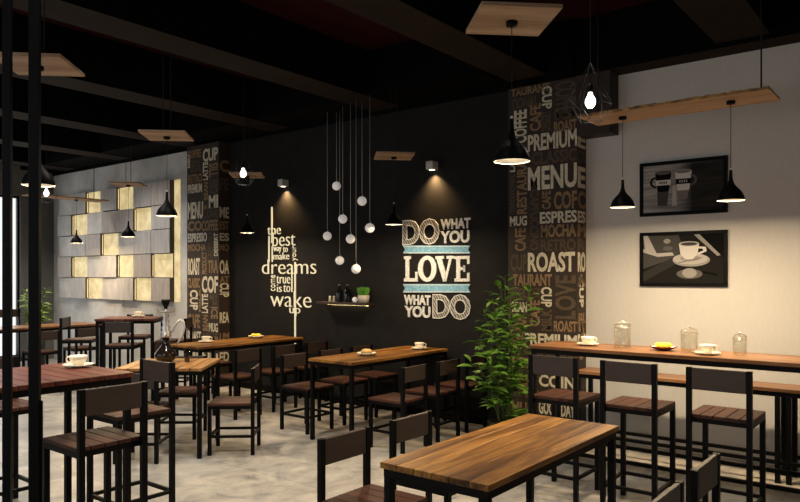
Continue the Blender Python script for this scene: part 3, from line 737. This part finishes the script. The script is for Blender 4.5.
# ---------------------------------------------------------------- wall shelf
ZS=1.235
t=thing('wall_shelf','small lit shelf with bottles on the charcoal wall','shelf',(-5.685,YD,ZS-.03))
m=MB(); m.box(-.405,.405,-.16,-.0005,0,.03); m.build('board',M['backwood'],t,bevel=.003)
m=MB(); m.box(-.33,.33,-.03,-.02,-.008,-.0005); m.build('led_strip',M['led'],t)
def bottle(x,lab):
    t=thing('bottle',lab,'bottle',(x,YD-.08,ZS),0,'dark bottles on the wall shelf')
    m=MB(); m.lathe([(.0005,0),(.036,0),(.038,.01),(.038,.12),(.030,.145),(.012,.165),(.011,.20),(.0005,.201)],20); m.build('body',M['darkglass'],t)
    m=MB(); m.lathe([(.0005,.2015),(.014,.2015),(.014,.215),(.0005,.216)],12); m.build('stopper',M['steel'],t)
xb,_=on_wall(339.5,300,YD-.08); bottle(xb,'dark bottle on the wall shelf, left of the pair')
xb,_=on_wall(347.5,300,YD-.08); bottle(xb,'dark bottle on the wall shelf, right of the pair')
for px,lab in ((330,'left white shaker at shelf end'),(334,'right white shaker at the shelf end, beside the bottles')):
    xb,_=on_wall(px,300,YD-.08)
    t=thing('salt_shaker',lab,'shaker',(xb,YD-.08,ZS),0,'shakers on the wall shelf')
    m=MB(); m.lathe([(.0005,0),(.020,0),(.014,.05),(.016,.07),(.0005,.075)],16); m.build('body',M['white'],t)
xb,_=on_wall(355,300,YD-.08)
m=MB(); m.ball((0,0,.034),.034,16); tag(m.build('globe_ornament',M['globe'],loc=(xb,YD-.08,ZS)),'small white ball ornament on the wall shelf beside grass pot','ornament')
xb,_=on_wall(363.5,300,YD-.08)
t=thing('grass_pot','small pot of bright green grass at right of wall shelf','plant',(xb,YD-.08,ZS))
m=MB(); m.lathe([(.0005,0),(.062,0),(.070,.09),(.064,.09),(.060,.075),(.0005,.075)],20); m.build('pot',M['greycord'],t)
m=MB(); random.seed(5)
for i in range(260):
    a=random.random()*2*PI; r=.058*math.sqrt(random.random()); x=r*math.cos(a); y=r*math.sin(a); b=random.random()*2*PI; h=.07+.05*random.random()
    dx,dy=math.cos(b)*.005,math.sin(b)*.005; lx,ly=x*.55,y*.55
    m.add([(x-dx,y-dy,.075),(x+dx,y+dy,.075),(x+lx*.4+dx,y+ly*.4+dy,.075+h*.6),(x+lx,y+ly,.075+h),(x+lx*.4-dx,y+ly*.4-dy,.075+h*.6)],[(0,1,2,4),(4,2,3)])
m.build('grass',M['grass'],t)

# ---------------------------------------------------------------- framed pictures
def g(v): return flat('print_grey_%d'%int(v*1000),(v,v*.98,v*.97),.8,spec=.1)
GR={v:g(v) for v in (.003,.012,.03,.06,.11,.18,.28,.42,.62)}
gk=list(GR.keys())
def wood_print():
    m,nt,b=newmat('print_wood_grey'); N=nt.nodes; L=nt.links
    tc=N.new('ShaderNodeTexCoord'); mp=N.new('ShaderNodeMapping'); mp.inputs['Scale'].default_value=(.8,1,14)
    n=N.new('ShaderNodeTexNoise'); n.inputs['Scale'].default_value=3; n.inputs['Detail'].default_value=6
    L.new(tc.outputs['Object'],mp.inputs[0]); L.new(mp.outputs[0],n.inputs['Vector'])
    r=ramp(nt,[(.35,(.14,.14,.14)),(.7,(.34,.34,.34))]); L.new(n.outputs[0],r.inputs[0]); 
    sx=N.new('ShaderNodeSeparateXYZ'); L.new(tc.outputs['Object'],sx.inputs[0])
    r2=ramp(nt,[(.0,(1.4,1.4,1.4)),(.45,(.9,.9,.9)),(.62,(.10,.10,.10)),(1,(.10,.10,.10))])
    mr=N.new('ShaderNodeMapRange'); mr.inputs['From Min'].default_value=-.35; mr.inputs['From Max'].default_value=.35; L.new(sx.outputs[0],mr.inputs[0]); L.new(mr.outputs[0],r2.inputs[0])
    mx=N.new('ShaderNodeMix'); mx.data_type='RGBA'; mx.blend_type='MULTIPLY'; mx.inputs[0].default_value=1; L.new(r.outputs[0],mx.inputs[6]); L.new(r2.outputs[0],mx.inputs[7]); L.new(mx.outputs[2],b.inputs['Base Color'])
    b.inputs['Roughness'].default_value=.8; b.inputs['Specular IOR Level'].default_value=.1; return m
MW=wood_print()
FX0,FX1=-2.213,-1.467
def frame(z0,z1,label,draw,base):
    w=(FX1-FX0)/2; h=(z1-z0)/2
    t=thing('framed_picture',label,'picture',((FX0+FX1)/2,YWH,(z0+z1)/2))
    m=MB(); f=.03
    m.box(-w,w,-.028,-.0005,h-f,h); m.box(-w,w,-.028,-.0005,-h,-h+f); m.box(-w,-w+f,-.028,-.0005,-h+f,h-f); m.box(w-f,w,-.028,-.0005,-h+f,h-f)
    m.build('frame',M['black'],t,bevel=.002)
    mats=[base]+[GR[k] for k in gk]; p=MB(); p.box(-w+f,w-f,-.012,-.006,-h+f,h-f,0)
    layer=[.0125]
    def pol(pts,v):
        layer[0]+=.0003; n=len(pts); a=w-f; b=h-f
        p.add([(x*a,-layer[0],z*b) for x,z in pts],[tuple(range(n))],1+gk.index(v))
    def ell(cx,cz,rx,rz,v,n=28): pol([(cx+rx*math.cos(2*PI*i/n),cz+rz*math.sin(2*PI*i/n)) for i in range(n)],v)
    draw(pol,ell); p.build('print',mats,t)
def draw1(pol,ell):
    # reflections
    pol([(-.64,-.12),(-.34,-.12),(-.38,-.72),(-.62,-.72)],.06); pol([(-.12,-.14),(.16,-.14),(.12,-.5),(-.08,-.5)],.18)
    pol([(-.24,.1),(-.15,.1),(-.14,-.75),(-.26,-.75)],.42)
    for cx,body,band,rim in ((-.48,.003,.62,.11),(.03,.62,.003,.18)):
        pol([(cx-.21,.66),(cx+.21,.66),(cx+.155,-.02),(cx+.14,-.13),(cx-.14,-.13),(cx-.155,-.02)],body)
        pol([(cx-.195,.36),(cx+.195,.36),(cx+.185,.14),(cx-.185,.14)],band)
        for i in range(4): pol([(cx-.10+i*.055,.30),(cx-.07+i*.055,.30),(cx-.07+i*.055,.20),(cx-.10+i*.055,.20)],.003 if band>.1 else .42)
        ell(cx,.66,.21,.085,.28 if body>.1 else .06); ell(cx,.65,.17,.06,rim)
    for cx,s,v in ((-.48,-1,.003),(.03,1,.11)):
        pts=[];n=10
        for i in range(n): a=-PI/2+PI*i/(n-1); pts.append((cx+s*(.18+.16*math.cos(a)),.28+.24*math.sin(a)))
        for i in reversed(range(n)): a=-PI/2+PI*i/(n-1); pts.append((cx+s*(.18+.10*math.cos(a)),.28+.16*math.sin(a)))
        pol(pts,v)
def draw2(pol,ell):
    pol([(-1,1),(-.1,1),(.1,.2),(-1,-.4)],.06); pol([(-1,-.55),(.1,.35),(.25,.35),(-.2,-.25),(-1,-.95)],.03)
    pol([(.28,1),(.42,1),(.95,.15),(.85,.1)],.28); pol([(.42,1),(1,1),(1,.1),(.95,.1)],.003)
    pol([(-1,1),(-.88,1),(-.62,.15),(-.95,.35)],.42); pol([(-1,.3),(-.62,.1),(-.2,.15),(-.25,.28),(-.65,.25),(-1,.45)],.42)
    ell(-.38,.75,.09,.10,.28); ell(-.36,.45,.12,.10,.11)
    ell(.18,-.62,.32,.20,.11); ell(.18,-.58,.18,.2,.28)
    ell(.22,-.05,.46,.27,.28); ell(.20,.0,.43,.23,.42); ell(.2,.02,.25,.12,.28)
    pol([(-.08,.62),(.42,.62),(.38,.2),(.26,-.02),(.08,-.02),(-.04,.2)],.62); ell(.17,.62,.25,.10,.42); ell(.17,.61,.2,.07,.06)
    pol([(.40,.5),(.58,.48),(.60,.3),(.40,.16),(.38,.24),(.52,.33),(.5,.41),(.4,.42)],.62)
    pol([(-.1,-.14),(-.09,-.18),(.48,.02),(.5,.07)],.18)
    pol([(.5,-.5),(.86,-.6),(.84,-.68),(.48,-.57)],.003)
frame(2.092,2.578,'upper black framed picture of two mugs on the pale wall',draw1,MW)
frame(1.457,1.945,'lower black framed picture of a white cup and saucer on the pale wall',draw2,GR[.012])

# ---------------------------------------------------------------- plants
def leafy(name,label,loc,stems,hgt,spread,leafn,leaflen,mat,pot_r,pot_h,seed,low=.25):
    random.seed(seed)
    t=thing(name,label,'plant',loc)
    m=MB(); m.lathe([(.0005,0),(pot_r*.8,0),(pot_r,pot_h),(pot_r*.92,pot_h),(pot_r*.88,pot_h-.03),(.0005,pot_h-.03)],28); m.build('pot',M['pot'],t)
    m=MB(); m.lathe([(.0005,pot_h-.028),(pot_r*.87,pot_h-.028)],20); m.build('soil',M['soil'],t)
    sm=MB(); lf=MB()
    def leaf(p,d,L,roll):
        d=d.normalized(); up=Vector((0,0,1)); s=d.cross(up)
        if s.length<.1: s=Vector((1,0,0))
        s.normalize(); s=(Matrix.Rotation(roll,3,d)@s); nn=s.cross(d).normalized(); w=L*.15
        prof=[(0,.05),(.25,.8),(.5,1),(.75,.7),(1,.03)]
        vs=[]
        for k,(a,ww) in enumerate(prof):
            c=p+d*L*a-up*L*.28*a*a
            vs+=[c-s*w*ww+nn*w*.35*ww,c,c+s*w*ww+nn*w*.35*ww]
        fs=[]
        for k in range(4): fs+=[(3*k,3*k+1,3*k+4,3*k+3),(3*k+1,3*k+2,3*k+5,3*k+4)]
        lf.add(vs,fs,0,True)
    for (ang,rad,hh) in stems:
        top=Vector((math.cos(ang)*rad*spread,math.sin(ang)*rad*spread,hh*hgt))
        base=Vector((math.cos(ang)*pot_r*.4*random.random(),math.sin(ang)*pot_r*.4*random.random(),pot_h-.03))
        ctrl=base.lerp(top,.5)+Vector((0,0,.12*hgt))-Vector((top.x,top.y,0))*.18
        pts=[]; n=14
        for i in range(n+1):
            a=i/n; pts.append(base*(1-a)**2+ctrl*2*a*(1-a)+top*a*a)
        sm.tube(pts,[.007*(1-.7*i/n) for i in range(n+1)],6)
        cnt=int(leafn*hh)
        for i in range(cnt):
            a=low+(1-low)*(i/cnt)**.85; a=min(a,1)
            p=base*(1-a)**2+ctrl*2*a*(1-a)+top*a*a
            tw=i*2.4+random.random()*.8
            el=.15+.5*random.random()+(.5 if a>.93 else 0)
            tl=random.random()*.05*(1-a*.6)
            d=Vector((math.cos(tw),math.sin(tw),el))
            q=p+d.normalized()*tl*2
            leaf(q,d,leaflen*(.7+.5*random.random())*(1.05-.25*a),random.uniform(-.5,.5))
    sm.build('stem',M['stem'],t); lf.build('foliage',mat,t)
random.seed(2)
st=[]
def camang(r,dd): # direction from camera-frame offset
    x,y=r*CA-dd*SA,r*SA+dd*CA; return math.atan2(y,x)
# camera-right offset fraction, height fraction
for rr,hh,dd in [(.0,1.0,.1),(-.08,.93,.3),(.10,.90,-.2),(-.30,.84,.2),(.32,.80,.0),(-.55,.66,-.1),(-.75,.62,.1),(.55,.66,.1),(.72,.92,.2),(-.95,.48,-.3),(.05,.72,-.6),(-.2,.6,.5),(.25,.58,-.6),(-.5,.48,-.6),(.5,.5,.4),(-.85,.36,.1),(.75,.44,-.1),(-.1,.45,-.7),(-.35,.75,-.4),(.2,.82,.4),(-.6,.8,.0)]:
    st.append((camang(rr,dd),math.hypot(rr,dd),hh))
leafy('potted_plant','tall leafy green plant in a dark pot beside the right lettered column',(-3.22,5.66,0),st,1.56,.35,32,.19,M['leaf'],.17,.20,11,.05)
st=[(random.random()*2*PI,.3+.7*random.random(),.6+.4*random.random()) for i in range(12)]
leafy('potted_plant','smaller leafy plant by the far left window, behind the long table',(-12.2,5.45,0),st,1.48,.34,34,.17,M['leaf2'],.15,.65,12,.05)

# ---------------------------------------------------------------- black posts at the left
def post(px0,px1,D,label,extra=False):
    r0=(px0-400)/FPX*D; r1=(px1-400)/FPX*D; x,y=cf((r0+r1)/2,D); w=(r1-r0)/2
    t=thing('metal_post',label,'post',(x,y,0),YAW+R(12))
    w*=.86
    m=MB(); m.box(-w,w,-w,w,0.012,CEIL); m.build('shaft',M['metal'],t,bevel=.002)
    m=MB(); m.box(-w*2.2,w*2.2,-w*2.2,w*2.2,0,.0115); m.build('base_plate',M['metal'],t)
    if extra:
        m=MB(); m.box(w+.0005,w+.010,-.005,.005,.3,1.055); m.build('side_bar',M['metal'],t)
post(3,11.8,2.75,'black vertical metal post at the left picture edge')
post(29.3,40.3,2.75,'thicker black metal post, right one of the two at left',True)

# ---------------------------------------------------------------- light
def area(name,loc,rot,sx,sy,e,col):
    l=bpy.data.lights.new(name,'AREA'); l.shape='RECTANGLE'; l.size=sx; l.size_y=sy; l.energy=e; l.color=col
    o=bpy.data.objects.new(name,l); COL.objects.link(o); o.location=loc; o.rotation_euler=rot; return o
for i,(a,b_) in enumerate(FILLWINX):
    area('daylight_fill',((a+b_)/2,YF-.2,1.8),(R(-90),0,0),b_-a,2.5,(16,16,16)[i],(.90,.95,1.0)).rotation_euler=(R(90),0,0)  # fill light for the room, set outside the added front windows
area('daylight_fill',(XL-.2,5.07,1.55),(0,R(-90),0),2.8,1.0,25,(.95,.97,1.0))
wd=bpy.data.worlds.new('sky'); scn.world=wd; wd.use_nodes=True
bg=wd.node_tree.nodes['Background']; bg.inputs[0].default_value=(.93,.96,1,1); bg.inputs[1].default_value=1.3

DL=[(-2.25,3.9,80),(-4.12,3.2,215),(-5.96,2.6,200),(-2.25,1.4,120),(-4.12,.6,90),(-7.8,3.6,150),(-9.66,5.1,230),(-11.5,5.0,200),(-11.5,2.6,110),(-9.66,2.4,110),(-.35,3.4,40)]
def downlight(x,y,e,lab):  # unseen spots added between the beams to brighten floor and walls
    t=thing('added_downlight',lab,'lamp',(x,y,CEIL),0,'added black fill downlights between the beams')
    m=MB(); m.lathe([(.0005,-.0005),(.06,-.0005),(.06,-.12),(.052,-.12),(.050,-.03),(.0005,-.03)],24); m.build('housing',M['black'],t)
    m=MB(); m.lathe([(.0005,-.034),(.045,-.034),(.045,-.031),(.0005,-.031)],20); m.build('lens',M['coldbulb'],t)
    l=bpy.data.lights.new('fill_spot','SPOT'); l.energy=e; l.color=(1,.93,.84); l.spot_size=R(105); l.spot_blend=.9; l.shadow_soft_size=.10
    o=bpy.data.objects.new('fill_spot',l); COL.objects.link(o); o.parent=t; o.location=(0,0,-.13)
for x,y,e in DL: downlight(x,y,e,'unseen black downlight added for fill between the dark beams')
# ---------------------------------------------------------------- camera
cam=bpy.data.cameras.new('camera'); co=bpy.data.objects.new('camera',cam); COL.objects.link(co); scn.camera=co
co.location=(0,0,EYE); co.rotation_euler=(R(90),0,YAW)
cam.sensor_width=36; cam.lens=36*FPX/800; cam.shift_y=(HOR-251)/800; cam.clip_start=.02; cam.clip_end=200
vs=scn.view_settings; vs.view_transform='Standard'; vs.look='None'; vs.gamma=1; vs.use_curve_mapping=False; vs.exposure=0
